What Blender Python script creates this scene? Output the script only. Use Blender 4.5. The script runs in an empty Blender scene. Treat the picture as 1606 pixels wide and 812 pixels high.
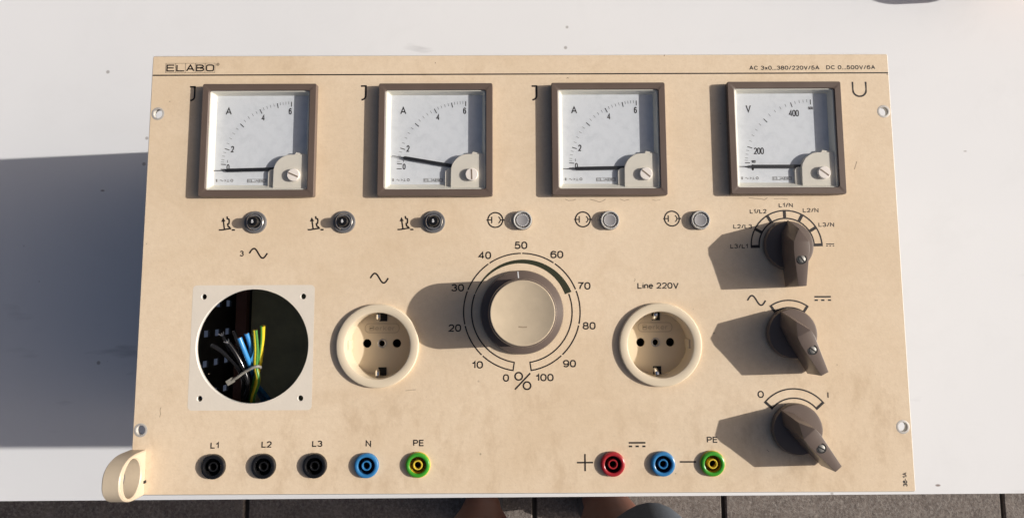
import bpy, bmesh, math, random
from mathutils import Vector, Matrix
R = math.radians
random.seed(7)
sc = bpy.context.scene
COL = sc.collection

# ------------------------------------------------------------------ camera, sky, sun, exposure
TABLE_Z = 0.74                      # table top above the ground
DEPTH = 0.262                       # depth of the instrument lying on its back
PZ = TABLE_Z + DEPTH                # front panel plane
cam = bpy.data.cameras.new('camera')
cam.sensor_width = 36.0
cam.lens = 36.0 * 1163 / 1606
cam.shift_y = -76.94 / 1606
cam.clip_start = 0.01
cam.clip_end = 200
co = bpy.data.objects.new('camera', cam)
COL.objects.link(co)
co.matrix_world = Matrix(((0.99999, 0.00354, -0.002543, -0.007345),
                          (-0.003811, 0.993233, -0.11608, -0.018751),
                          (0.002115, 0.116089, 0.993237, 0.47185 + PZ),
                          (0, 0, 0, 1)))
sc.camera = co

SUN_EL, SUN_AZ = R(28.0), R(2.6)    # azimuth measured from +X towards +Y
sdir = Vector((math.cos(SUN_EL) * math.cos(SUN_AZ), math.cos(SUN_EL) * math.sin(SUN_AZ), math.sin(SUN_EL)))
sun = bpy.data.lights.new('sun', 'SUN')
sun.energy = 4.4
sun.angle = R(0.53)
sun.color = (1.0, 0.955, 0.895)
so = bpy.data.objects.new('sun', sun)
COL.objects.link(so)
so.rotation_euler = sdir.to_track_quat('Z', 'Y').to_euler()
so.location = (3, 0.2, 3)

w = bpy.data.worlds.new('World')
sc.world = w
w.use_nodes = True
nt = w.node_tree
sky = nt.nodes.new('ShaderNodeTexSky')
sky.sky_type = 'NISHITA'
sky.sun_disc = False
sky.sun_elevation = SUN_EL
sky.sun_rotation = R(90) - SUN_AZ
sky.altitude = 100
sky.air_density = 0.55
sky.dust_density = 5.0
sky.ozone_density = 0.0
nt.links.new(sky.outputs[0], nt.nodes['Background'].inputs[0])
nt.nodes['Background'].inputs[1].default_value = 0.072
sc.view_settings.view_transform = 'Standard'
sc.view_settings.look = 'None'
sc.view_settings.gamma = 1.0
sc.view_settings.exposure = 0.085
sc.view_settings.use_curve_mapping = False

# ------------------------------------------------------------------ materials
MATS = {}
def mat(name, col, rough=0.5, metal=0.0, spec=0.5, var=0.0, vscale=60.0, bump=0.0, bscale=900.0, coat=0.0):
    m = bpy.data.materials.new(name)
    m.use_nodes = True
    n, l = m.node_tree.nodes, m.node_tree.links
    b = n['Principled BSDF']
    b.inputs['Base Color'].default_value = (*col, 1)
    b.inputs['Roughness'].default_value = rough
    b.inputs['Metallic'].default_value = metal
    b.inputs['Specular IOR Level'].default_value = spec
    b.inputs['Coat Weight'].default_value = coat
    tc = n.new('ShaderNodeTexCoord')
    if var:
        t = n.new('ShaderNodeTexNoise'); t.inputs['Scale'].default_value = vscale
        t.inputs['Detail'].default_value = 8; t.inputs['Roughness'].default_value = 0.65
        l.new(tc.outputs['Object'], t.inputs['Vector'])
        mx = n.new('ShaderNodeMix'); mx.data_type = 'RGBA'
        mx.inputs[6].default_value = (*[c * (1 - var) for c in col], 1)
        mx.inputs[7].default_value = (*[min(1, c * (1 + var)) for c in col], 1)
        l.new(t.outputs['Fac'], mx.inputs[0]); l.new(mx.outputs[2], b.inputs['Base Color'])
        mr = n.new('ShaderNodeMapRange'); mr.inputs[3].default_value = rough * 0.8; mr.inputs[4].default_value = min(1, rough * 1.25)
        l.new(t.outputs['Fac'], mr.inputs[0]); l.new(mr.outputs[0], b.inputs['Roughness'])
    if bump:
        t = n.new('ShaderNodeTexNoise'); t.inputs['Scale'].default_value = bscale; t.inputs['Detail'].default_value = 4
        l.new(tc.outputs['Object'], t.inputs['Vector'])
        bp_ = n.new('ShaderNodeBump'); bp_.inputs['Strength'].default_value = bump; bp_.inputs['Distance'].default_value = 0.0004
        l.new(t.outputs['Fac'], bp_.inputs['Height']); l.new(bp_.outputs['Normal'], b.inputs['Normal'])
    MATS[name] = m
    return m

class NB:
    """small node-building helper"""
    def __init__(s, m):
        s.n, s.l = m.node_tree.nodes, m.node_tree.links
        s.b = s.n['Principled BSDF']
        s.tc = s.n.new('ShaderNodeTexCoord').outputs['Object']
    def map(s, scale=(1, 1, 1), rot=(0, 0, 0), loc=(0, 0, 0)):
        k = s.n.new('ShaderNodeMapping'); k.inputs['Scale'].default_value = scale
        k.inputs['Rotation'].default_value = rot; k.inputs['Location'].default_value = loc
        s.l.new(s.tc, k.inputs['Vector']); return k.outputs[0]
    def noise(s, scale, detail=6, rough=0.6, vec=None, dist=0.0):
        t = s.n.new('ShaderNodeTexNoise'); t.inputs['Scale'].default_value = scale
        t.inputs['Detail'].default_value = detail; t.inputs['Roughness'].default_value = rough
        t.inputs['Distortion'].default_value = dist
        s.l.new(vec or s.tc, t.inputs['Vector']); return t.outputs['Fac']
    def vor(s, scale, vec=None):
        t = s.n.new('ShaderNodeTexVoronoi'); t.inputs['Scale'].default_value = scale
        s.l.new(vec or s.tc, t.inputs['Vector']); return t.outputs['Distance'], t.outputs['Color']
    def ramp(s, v, a, b, lo=0.0, hi=1.0):
        r = s.n.new('ShaderNodeMapRange'); r.inputs[1].default_value = a; r.inputs[2].default_value = b
        r.inputs[3].default_value = lo; r.inputs[4].default_value = hi
        s.l.new(v, r.inputs[0]); return r.outputs[0]
    def mul(s, a, b, op='MULTIPLY'):
        k = s.n.new('ShaderNodeMath'); k.operation = op
        for i, v in enumerate((a, b)):
            if isinstance(v, (int, float)): k.inputs[i].default_value = v
            else: s.l.new(v, k.inputs[i])
        return k.outputs[0]
    def mix(s, f, a, b):
        k = s.n.new('ShaderNodeMix'); k.data_type = 'RGBA'
        for i, v in ((0, f), (6, a), (7, b)):
            if isinstance(v, tuple): k.inputs[i].default_value = (*v, 1)
            elif isinstance(v, (int, float)): k.inputs[i].default_value = v
            else: s.l.new(v, k.inputs[i])
        return k.outputs[2]
    def sep(s, v):
        k = s.n.new('ShaderNodeSeparateColor'); s.l.new(v, k.inputs[0]); return k.outputs[0]
    def bump(s, h, strength, dist):
        k = s.n.new('ShaderNodeBump'); k.inputs['Strength'].default_value = strength; k.inputs['Distance'].default_value = dist
        s.l.new(h, k.inputs['Height']); s.l.new(k.outputs[0], s.b.inputs['Normal'])
    def specks(s, scale, size, keep, vec=None):
        d, c = s.vor(scale, vec)
        return s.mul(s.ramp(d, size, size * 0.55), s.ramp(s.sep(c), keep, keep - 0.01))

def panel_mat(name, base, dirt):
    m = mat(name, base, 0.5, spec=0.25)
    k = NB(m)
    big = k.ramp(k.noise(8, 5, 0.62, dist=0.8), 0.42, 0.66)
    mid = k.ramp(k.noise(30, 8, 0.72, dist=1.0), 0.50, 0.72)
    fine = k.noise(300, 6, 0.75)
    c = k.mix(k.mul(big, 0.6), base, tuple(b * d for b, d in zip(base, (0.87, 0.83, 0.77))))
    c = k.mix(k.mul(mid, 0.42), c, tuple(b * d for b, d in zip(base, (0.78, 0.72, 0.64))))
    # grubby streaks and hand marks in a few zones only
    zone = k.ramp(k.noise(5.5, 2, 0.5, k.map(loc=(1.7, 0.4, 0))), 0.52, 0.64)
    grime = k.mul(zone, k.ramp(k.noise(70, 7, 0.75, k.map((1, 0.55, 1), (0, 0, 0.5))), 0.50, 0.66))
    c = k.mix(k.mul(grime, 0.42), c, tuple(b * d for b, d in zip(base, (0.62, 0.54, 0.45))))
    c = k.mix(k.ramp(fine, 0.36, 0.70, 0.0, 0.34), c, tuple(b * d for b, d in zip(base, (0.74, 0.68, 0.60))))
    c = k.mix(k.ramp(k.noise(1000, 4, 0.7), 0.55, 0.70, 0.0, 0.36), c, tuple(b * 0.66 for b in base))
    sp = k.specks(34, 0.045, 0.22)
    sp2 = k.specks(75, 0.06, 0.11)
    sp3 = k.specks(19, 0.03, 0.20, k.map((1, 2.6, 1), (0, 0, 0.9)))
    c = k.mix(k.mul(sp, 0.75), c, dirt)
    c = k.mix(k.mul(sp2, 0.50), c, dirt)
    c = k.mix(k.mul(sp3, 0.65), c, dirt)
    # long light scuffs
    sc_ = k.mul(k.ramp(k.noise(55, 2, 0.5, k.map((0.12, 2.2, 1), (0, 0, 0.8))), 0.66, 0.70), k.ramp(k.noise(7, 2), 0.52, 0.60))
    c = k.mix(k.mul(sc_, 0.08), c, tuple(min(1, b * 1.12) for b in base))
    k.l.new(c, k.b.inputs['Base Color'])
    k.l.new(k.ramp(mid, 0, 1, 0.38, 0.55), k.b.inputs['Roughness'])
    k.bump(k.noise(650, 3, 0.6), 0.16, 0.0004)
    return m
M_panel = panel_mat('beige_paint', (0.80, 0.65, 0.475), (0.14, 0.10, 0.07))
M_patch = mat('unfaded_paint', (0.74, 0.67, 0.57), 0.45, var=0.06, vscale=120, bump=0.12, bscale=650)
M_edge = mat('panel_core', (0.72, 0.69, 0.63), 0.35, var=0.08, vscale=90)
M_print = mat('dark_print', (0.016, 0.011, 0.009), 0.5, var=0.25, vscale=300)
M_scuff = mat('bared_primer', (0.34, 0.25, 0.17), 0.7, var=0.3, vscale=400)
M_wedge = mat('olive_print', (0.030, 0.034, 0.016), 0.45)
M_bezel = mat('brown_bezel', (0.125, 0.090, 0.072), 0.42, var=0.10, vscale=80, bump=0.10, bscale=900)
M_knob = mat('brown_knob', (0.140, 0.106, 0.088), 0.30, var=0.04, vscale=70, bump=0.05, bscale=700)
M_cream = mat('cream_plastic', (0.72, 0.61, 0.45), 0.24, var=0.05, vscale=70, bump=0.05, bscale=600)
M_ivory = mat('ivory_plastic', (0.74, 0.69, 0.59), 0.4, var=0.06, vscale=100)
M_funnel = mat('white_frame_plastic', (0.74, 0.71, 0.62), 0.45, var=0.05, vscale=90)
M_black = mat('black_plastic', (0.010, 0.010, 0.011), 0.13, var=0.2, vscale=80)
M_pit = mat('dark_cavity', (0.006, 0.006, 0.006), 0.7)
M_blue = mat('blue_plastic', (0.035, 0.19, 0.42), 0.28, var=0.06, vscale=80)
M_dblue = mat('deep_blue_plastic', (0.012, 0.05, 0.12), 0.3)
M_green = mat('green_plastic', (0.05, 0.31, 0.025), 0.28, var=0.06, vscale=80)
M_yellow = mat('yellow_plastic', (0.66, 0.48, 0.045), 0.3, var=0.06, vscale=80)
M_red = mat('red_plastic', (0.36, 0.022, 0.028), 0.28, var=0.06, vscale=80)
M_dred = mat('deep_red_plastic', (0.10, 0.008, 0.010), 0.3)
M_steel = mat('nickel', (0.50, 0.48, 0.45), 0.42, metal=1.0, var=0.15, vscale=200)
M_dsteel = mat('dull_screw_steel', (0.26, 0.25, 0.23), 0.5, metal=0.6, var=0.3, vscale=500)
M_chrome = mat('bright_steel', (0.75, 0.75, 0.74), 0.16, metal=1.0)
M_alu = mat('case_aluminium', (0.24, 0.225, 0.195), 0.10, metal=0.9, var=0.08, vscale=30)
M_handle = mat('handle_paint', (0.59, 0.49, 0.36), 0.45, var=0.22, vscale=45, bump=0.15, bscale=500)
M_zinc = mat('dull_zinc', (0.50, 0.47, 0.43), 0.5, metal=0.2, var=0.25, vscale=300)
M_inside = mat('interior_black', (0.035, 0.034, 0.032), 0.5, var=0.3, vscale=60)
M_plate = mat('interior_plate', (0.58, 0.57, 0.36), 0.45, var=0.5, vscale=30)
M_rust = mat('interior_strip', (0.26, 0.12, 0.09), 0.5, var=0.3, vscale=40)
M_copper = mat('copper', (0.72, 0.36, 0.20), 0.3, metal=1.0)
M_tin = mat('tinned_strand', (0.70, 0.68, 0.66), 0.3, metal=1.0)
M_wblue = mat('blue_wire', (0.05, 0.27, 0.60), 0.3)
M_wyel = mat('yellow_wire', (0.80, 0.62, 0.035), 0.3)
M_wgrn = mat('green_wire', (0.08, 0.26, 0.05), 0.3)
M_tie = mat('nylon_tie', (0.42, 0.40, 0.35), 0.35)
M_tie.node_tree.nodes['Principled BSDF'].inputs['Transmission Weight'].default_value = 0.35
M_needle = mat('pointer_black', (0.015, 0.015, 0.017), 0.5)
M_knobcap = mat('champagne_cap', (0.55, 0.45, 0.32), 0.5, metal=0.0, spec=.3, var=0.16, vscale=110, bump=0.05, bscale=500)
M_capscuff = mat('worn_cap', (0.36, 0.28, 0.19), 0.6, var=0.2, vscale=200)
M_white = mat('white_print', (0.75, 0.75, 0.75), 0.5)
M_ghost = mat('worn_symbol_grey', (0.20, 0.19, 0.18), 0.5)

M_dial = mat('dial_paper', (0.72, 0.73, 0.74), 0.5)
k = NB(M_dial)
c = k.mix(k.ramp(k.noise(180, 6, 0.7), 0.46, 0.72), (0.73, 0.755, 0.78), (0.66, 0.685, 0.71))
c = k.mix(k.ramp(k.noise(60, 6, 0.7, dist=1.0), 0.50, 0.72, 0, 0.5), c, (0.57, 0.60, 0.63))
c = k.mix(k.mul(k.specks(160, 0.10, 0.06), 0.5), c, (0.3, 0.3, 0.3))
k.l.new(c, k.b.inputs['Base Color'])

# clear window glass: thin sheet, fresnel reflection over straight transmission
M_glass = bpy.data.materials.new('clear_window'); M_glass.use_nodes = True
n, l = M_glass.node_tree.nodes, M_glass.node_tree.links
n.clear()
out = n.new('ShaderNodeOutputMaterial'); mx = n.new('ShaderNodeMixShader')
tr = n.new('ShaderNodeBsdfTransparent'); tr.inputs[0].default_value = (0.96, 0.965, 0.97, 1)
gl = n.new('ShaderNodeBsdfGlossy'); gl.inputs['Roughness'].default_value = 0.04
lw = n.new('ShaderNodeLayerWeight'); lw.inputs['Blend'].default_value = 0.5
pw = n.new('ShaderNodeMath'); pw.operation = 'POWER'; pw.inputs[1].default_value = 5.0
fm = n.new('ShaderNodeMath'); fm.operation = 'MULTIPLY_ADD'; fm.inputs[1].default_value = 0.92; fm.inputs[2].default_value = 0.05
l.new(lw.outputs['Facing'], pw.inputs[0]); l.new(pw.outputs[0], fm.inputs[0]); l.new(fm.outputs[0], mx.inputs[0]); l.new(tr.outputs[0], mx.inputs[1]); l.new(gl.outputs[0], mx.inputs[2]); l.new(mx.outputs[0], out.inputs[0])
M_lens = mat('clear_lens', (0.85, 0.83, 0.78), 0.08)
M_lens.node_tree.nodes['Principled BSDF'].inputs['Transmission Weight'].default_value = 0.45
M_lens.node_tree.nodes['Principled BSDF'].inputs['IOR'].default_value = 1.47
M_lamp = mat('lamp_insert_grey', (0.30, 0.29, 0.29), 0.35, var=0.1, vscale=200)
M_lampdark = mat('lamp_socket_dark', (0.05, 0.05, 0.055), 0.25)

M_table = mat('white_laminate', (0.80, 0.79, 0.785), 0.6, spec=0.08)
k = NB(M_table)
c = k.mix(k.ramp(k.noise(2.2, 4, 0.55), 0.35, 0.7), (0.795, 0.795, 0.80), (0.735, 0.74, 0.75))
c = k.mix(k.ramp(k.noise(14, 7, 0.7, dist=0.5), 0.52, 0.8, 0, 0.35), c, (0.70, 0.70, 0.70))
c = k.mix(k.mul(k.specks(24, 0.055, 0.30), 0.65), c, (0.25, 0.22, 0.2))
c = k.mix(k.mul(k.specks(55, 0.05, 0.16), 0.4), c, (0.30, 0.28, 0.26))
c = k.mix(k.mul(k.specks(9, 0.03, 0.5, k.map((1, 2.2, 1), (0, 0, 0.6))), 0.8), c, (0.16, 0.10, 0.08))
sm = k.mul(k.ramp(k.noise(30, 3, 0.5, k.map((0.4, 1.6, 1), (0, 0, -0.9))), 0.66, 0.74), k.ramp(k.noise(6, 2, 0.5, k.map(loc=(3, 1, 0))), 0.55, 0.65))
c = k.mix(k.mul(sm, 0.5), c, (0.45, 0.45, 0.46))
k.l.new(c, k.b.inputs['Base Color'])
k.l.new(k.ramp(k.noise(11, 5), 0.3, 0.7, 0.55, 0.7), k.b.inputs['Roughness'])
M_tedge = mat('table_edge_band', (0.55, 0.54, 0.52), 0.5)
M_tleg = mat('table_leg_steel', (0.35, 0.35, 0.36), 0.4, metal=0.8)

M_slab = mat('paving_slab', (0.21, 0.18, 0.155), 0.85)
k = NB(M_slab)
c = k.mix(k.ramp(k.noise(22, 9, 0.75), 0.35, 0.7), (0.11, 0.088, 0.076), (0.215, 0.18, 0.155))
c = k.mix(k.ramp(k.noise(160, 6, 0.75), 0.45, 0.7, 0, 0.8), c, (0.33, 0.30, 0.27))
c = k.mix(k.ramp(k.noise(240, 4, 0.7), 0.56, 0.68, 0, 0.8), c, (0.07, 0.055, 0.05))
k.l.new(c, k.b.inputs['Base Color'])
k.bump(k.noise(120, 8, 0.75), 0.8, 0.004)
M_joint = mat('joint_sand', (0.07, 0.06, 0.05), 0.95, var=0.3, vscale=40)
M_skin = mat('skin', (0.21, 0.09, 0.062), 0.5, var=0.08, vscale=30, bump=0.1, bscale=300)
M_skin.node_tree.nodes['Principled BSDF'].inputs['Subsurface Weight'].default_value = 0.1
M_skin.node_tree.nodes['Principled BSDF'].inputs['Subsurface Radius'].default_value = (0.01, 0.004, 0.002)
M_denim = mat('grey_blue_cloth', (0.13, 0.15, 0.18), 0.9, var=0.3, vscale=200, bump=0.6, bscale=900)
M_shoe = mat('dark_shoe', (0.05, 0.05, 0.055), 0.7)
M_pot = mat('terracotta', (0.38, 0.16, 0.09), 0.8, var=0.2, vscale=20)
M_soil = mat('soil', (0.04, 0.028, 0.02), 0.95, var=0.4, vscale=80, bump=1, bscale=200)
M_leaf = mat('leaf_green', (0.06, 0.11, 0.03), 0.5, var=0.3, vscale=60)

# ------------------------------------------------------------------ mesh helpers (all shapes in millimetres)
MM = 0.001
def mesh_from(name, verts, faces, smooth=None):
    me = bpy.data.meshes.new(name)
    me.from_pydata([(x * MM, y * MM, z * MM) for x, y, z in verts], [], faces)
    me.update()
    if smooth is not None:
        shade(me, smooth)
    return me
def shade(me, ang=35):
    me.polygons.foreach_set('use_smooth', [True] * len(me.polygons))
    me.set_sharp_from_angle(angle=R(ang))
    me.update()
def link(name, me, material, parent=None, loc=(0, 0, 0), rot=0.0):
    o = bpy.data.objects.new(name, me)
    COL.objects.link(o)
    if material is not None and not me.materials:
        me.materials.append(material)
    o.parent = parent
    o.location = Vector(loc) * MM
    o.rotation_euler = (0, 0, rot)
    return o
def join(*parts):
    V, F = [], []
    for v, f in parts:
        b = len(V); V += list(v); F += [tuple(i + b for i in q) for q in f]
    return V, F
def lathe(prof, seg=48, c=(0, 0), close_top=True, close_bot=False, sx=1.0):
    V, F = [], []
    for r, z in prof:
        for i in range(seg):
            a = 2 * math.pi * i / seg
            V.append((c[0] + sx * r * math.cos(a), c[1] + r * math.sin(a), z))
    for j in range(len(prof) - 1):
        for i in range(seg):
            k2 = (i + 1) % seg
            F.append((j * seg + i, j * seg + k2, (j + 1) * seg + k2, (j + 1) * seg + i))
    if close_top: F.append(tuple((len(prof) - 1) * seg + i for i in range(seg)))
    if close_bot: F.append(tuple(reversed(range(seg))))
    return V, F
def rrect(hx, hy, r, seg=5, c=(0, 0)):
    P = []
    for cx, cy, a0 in ((hx - r, hy - r, 0), (-hx + r, hy - r, 90), (-hx + r, -hy + r, 180), (hx - r, -hy + r, 270)):
        for i in range(seg + 1):
            a = R(a0 + 90 * i / seg)
            P.append((c[0] + cx + r * math.cos(a), c[1] + cy + r * math.sin(a)))
    return P
def loops(ls, close_top=False, close_bot=False):
    """ls: list of loops of (x,y,z), same length"""
    n_ = len(ls[0]); V = [p for q in ls for p in q]; F = []
    for j in range(len(ls) - 1):
        for i in range(n_):
            k2 = (i + 1) % n_
            F.append((j * n_ + i, j * n_ + k2, (j + 1) * n_ + k2, (j + 1) * n_ + i))
    if close_top: F.append(tuple((len(ls) - 1) * n_ + i for i in range(n_)))
    if close_bot: F.append(tuple(reversed(range(n_))))
    return V, F
def prism(poly, z0, z1, ch=0.0):
    if ch:
        cx = sum(p[0] for p in poly) / len(poly); cy = sum(p[1] for p in poly) / len(poly)
        def sh(p):
            d = math.hypot(p[0] - cx, p[1] - cy)
            return (p[0] - (p[0] - cx) / d * ch, p[1] - (p[1] - cy) / d * ch)
        top = [sh(p) for p in poly]
        return loops([[(x, y, z0) for x, y in poly], [(x, y, z1 - ch) for x, y in poly], [(x, y, z1) for x, y in top]], True, True)
    return loops([[(x, y, z0) for x, y in poly], [(x, y, z1) for x, y in poly]], True, True)
def box(x0, y0, z0, x1, y1, z1, ch=0.0):
    return prism([(x0, y0), (x1, y0), (x1, y1), (x0, y1)], z0, z1, ch)
def tube(pts, rad, seg=10, sub=6):
    """smooth tube through points (Catmull-Rom), rad a number or list"""
    P = [Vector(p) for p in pts]; Q = []; RR = []
    rr = rad if isinstance(rad, (list, tuple)) else [rad] * len(P)
    for i in range(len(P) - 1):
        p0 = P[max(i - 1, 0)]; p1 = P[i]; p2 = P[i + 1]; p3 = P[min(i + 2, len(P) - 1)]
        for s in range(sub):
            t = s / sub
            Q.append(0.5 * ((2 * p1) + (p2 - p0) * t + (2 * p0 - 5 * p1 + 4 * p2 - p3) * t * t + (3 * p1 - p0 - 3 * p2 + p3) * t ** 3))
            RR.append(rr[i] + (rr[i + 1] - rr[i]) * t)
    Q.append(P[-1]); RR.append(rr[-1])
    ls = []; up = None
    for i, q in enumerate(Q):
        d = (Q[min(i + 1, len(Q) - 1)] - Q[max(i - 1, 0)]).normalized()
        if up is None: up = d.orthogonal().normalized()
        up = (up - d * up.dot(d)).normalized(); sd = d.cross(up)
        ls.append([tuple(q + (up * math.cos(2 * math.pi * j / seg) + sd * math.sin(2 * math.pi * j / seg)) * RR[i]) for j in range(seg)])
    return loops(ls, True, True)
def plate(name, outer, holes, z_top, thick, ch=0.0):
    """flat plate with real openings, built as a filled 2D curve"""
    cu = bpy.data.curves.new(name, 'CURVE'); cu.dimensions = '2D'; cu.fill_mode = 'BOTH'
    for P in [outer] + holes:
        s = cu.splines.new('POLY'); s.points.add(len(P) - 1)
        for i, p in enumerate(P): s.points[i].co = (p[0] * MM, p[1] * MM, 0, 1)
        s.use_cyclic_u = True
    cu.extrude = max(thick / 2 - ch, 0) * MM
    cu.bevel_depth = ch * MM; cu.bevel_resolution = 0
    cu.offset = -ch * MM
    o = bpy.data.objects.new(name, cu); COL.objects.link(o)
    dg = bpy.context.evaluated_depsgraph_get()
    me = bpy.data.meshes.new_from_object(o.evaluated_get(dg))
    bpy.data.objects.remove(o); bpy.data.curves.remove(cu)
    me.transform(Matrix.Translation((0, 0, (z_top - thick / 2) * MM)))
    me.materials.clear(); me.name = name
    return me
def circ(cx, cy, r, seg=32):
    return [(cx + r * math.cos(2 * math.pi * i / seg), cy + r * math.sin(2 * math.pi * i / seg)) for i in range(seg)]

# ---- flat print: stroke lettering
def ribbon(pts, wd, closed=False, z=0.0):
    P = [Vector((p[0], p[1])) for p in pts]; n_ = len(P); A, B = [], []
    for i in range(n_):
        if closed: d0 = P[i] - P[i - 1]; d1 = P[(i + 1) % n_] - P[i]
        else:
            d0 = P[i] - P[i - 1] if i else P[1] - P[0]
            d1 = P[i + 1] - P[i] if i < n_ - 1 else d0
        d0.normalize(); d1.normalize()
        n0 = Vector((-d0.y, d0.x)); n1 = Vector((-d1.y, d1.x)); m = n0 + n1
        if m.length < 1e-4: m = n0
        m.normalize(); k_ = 1.0 / max(0.45, m.dot(n0))
        A.append(P[i] + m * wd / 2 * k_); B.append(P[i] - m * wd / 2 * k_)
    V = [(p.x, p.y, z) for p in A] + [(p.x, p.y, z) for p in B]; F = []
    for i in range(n_ if closed else n_ - 1):
        j = (i + 1) % n_
        F.append((n_ + i, n_ + j, j, i))
    return V, F
def arc(cx, cy, rx, ry, a0, a1, n_=14):
    return [(cx + rx * math.cos(R(a0 + (a1 - a0) * i / n_)), cy + ry * math.sin(R(a0 + (a1 - a0) * i / n_))) for i in range(n_ + 1)]
def sup(cx, cy, rx, ry, e=0.82, n_=28):
    P = []
    for i in range(n_):
        a = 2 * math.pi * i / n_; c_, s_ = math.cos(a), math.sin(a)
        P.append((cx + rx * math.copysign(abs(c_) ** e, c_), cy + ry * math.copysign(abs(s_) ** e, s_)))
    return P
six = [sup(.28, .31, .28, .31, .9), ]
G = {   # glyph: (width, [(closed, points)])  on a unit cap height, centre lines
 '0': (.56, [(1, sup(.28, .5, .28, .5))]),
 '1': (.30, [(0, [(0, .74), (.16, .79), (.27, 1), (.27, 0)])]),
 '2': (.55, [(0, arc(.275, .71, .265, .29, 170, -25, 14) + [(.40, .40), (.02, 0), (.56, 0)])]),
 '3': (.56, [(0, arc(.27, .755, .24, .245, 165, -90, 14)), (0, arc(.27, .265, .285, .265, 90, -165, 14))]),
 '4': (.60, [(0, [(.44, 0), (.44, 1), (0, .30), (.60, .30)])]),
 '5': (.56, [(0, [(.52, 1), (.11, 1), (.04, .50)] + arc(.265, .325, .29, .325, 125, -160, 16))]),
 '6': (.56, [(1, sup(.28, .32, .28, .32, .92)), (0, arc(.30, .60, .30, .40, 35, 180, 12) + [(0, .34)])]),
 '7': (.54, [(0, [(0, 1), (.54, 1), (.34, .62), (.22, .28), (.18, 0)])]),
 '8': (.56, [(1, sup(.28, .755, .235, .245, .92)), (1, sup(.28, .265, .28, .265, .92))]),
 '9': (.56, [(1, sup(.28, .68, .28, .32, .92)), (0, arc(.26, .40, .30, .40, -145, 0, 12) + [(.56, .66)])]),
 'A': (.70, [(0, [(0, 0), (.35, 1), (.70, 0)]), (0, [(.12, .33), (.58, .33)])]),
 'B': (.60, [(1, [(0, 0), (0, 1)] + arc(.34, .76, .22, .24, 90, -90, 8) + [(.02, .52), (.34, .52)] + arc(.34, .26, .26, .26, 90, -90, 8))]),
 'C': (.68, [(0, arc(.36, .5, .36, .5, 38, 322, 24))]),
 'D': (.64, [(1, [(0, 0), (0, 1)] + arc(.24, .5, .40, .5, 90, -90, 14))]),
 'E': (.54, [(0, [(.54, 1), (0, 1), (0, 0), (.55, 0)]), (0, [(0, .52), (.50, .52)])]),
 'I': (.02, [(0, [(.01, 0), (.01, 1)])]),
 'L': (.48, [(0, [(0, 1), (0, 0), (.50, 0)])]),
 'N': (.60, [(0, [(0, 0), (0, 1), (.60, 0), (.60, 1)])]),
 'O': (.72, [(1, sup(.36, .5, .36, .5, .95, 32))]),
 'P': (.54, [(0, [(0, 0), (0, 1)] + arc(.30, .74, .26, .26, 90, -90, 10) + [(0, .48)])]),
 'R': (.56, [(0, [(0, 0), (0, 1)] + arc(.30, .74, .25, .26, 90, -90, 10) + [(0, .48)]), (0, [(.30, .48), (.56, 0)])]),
 'U': (.60, [(0, [(0, 1), (0, .34)] + arc(.30, .32, .30, .32, 180, 360, 16) + [(.60, 1)])]),
 'V': (.64, [(0, [(0, 1), (.32, 0), (.64, 1)])]),
 'i': (.02, [(0, [(.01, 0), (.01, .70)]), (0, [(.01, .88), (.01, 1.0)])]),
 'n': (.42, [(0, [(0, 0), (0, .72)]), (0, [(0, .45)] + arc(.21, .47, .21, .25, 180, 0, 10) + [(.42, 0)])]),
 'e': (.46, [(0, [(0, .38), (.46, .38)] + arc(.23, .36, .23, .36, 5, 320, 18))]),
 'r': (.26, [(0, [(0, 0), (0, .72)]), (0, [(0, .42), (.10, .64), (.26, .70)])]),
 'k': (.42, [(0, [(0, 0), (0, 1)]), (0, [(.40, .72), (0, .30)]), (0, [(.13, .42), (.42, 0)])]),
 'x': (.44, [(0, [(0, 0), (.44, .70)]), (0, [(0, .70), (.44, 0)])]),
 '.': (.04, [(0, [(.02, -.10), (.02, .12)])]),
 '/': (.34, [(0, [(0, -.02), (.34, 1.04)])]),
 '-': (.26, [(0, [(0, .38), (.26, .38)])]),
 ' ': (.16, []),
}
def text(t, x0, y0, wd, cap, stroke=0.135, gap=0.225, z=0.0):
    """lettering fitted into a width and a cap height"""
    s = stroke * cap; adv = 0; items = []
    for ch in t:
        g = G[ch]
        items.append((adv, g)); adv += g[0] + gap
    total = max(adv - gap, 0.05)
    kx = (wd - s) / total if total > 0.05 else 1.0
    ky = cap - s
    V, F = [], []
    q = 0
    for a, g in items:
        for closed, pts in g[1]:
            P = [(x0 + s / 2 + (a + p[0]) * kx, y0 + s / 2 + p[1] * ky) for p in pts]
            V, F = join((V, F), ribbon(P, s, bool(closed), z + 0.004 * (q % 3))); q += 1
    return V, F
def printed(name, vf, parent, z=0.07, material=None, loc=(0, 0), rot=0.0):
    return link(name, mesh_from(name, *vf), material or M_print, parent, (loc[0], loc[1], z), rot)

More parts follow.
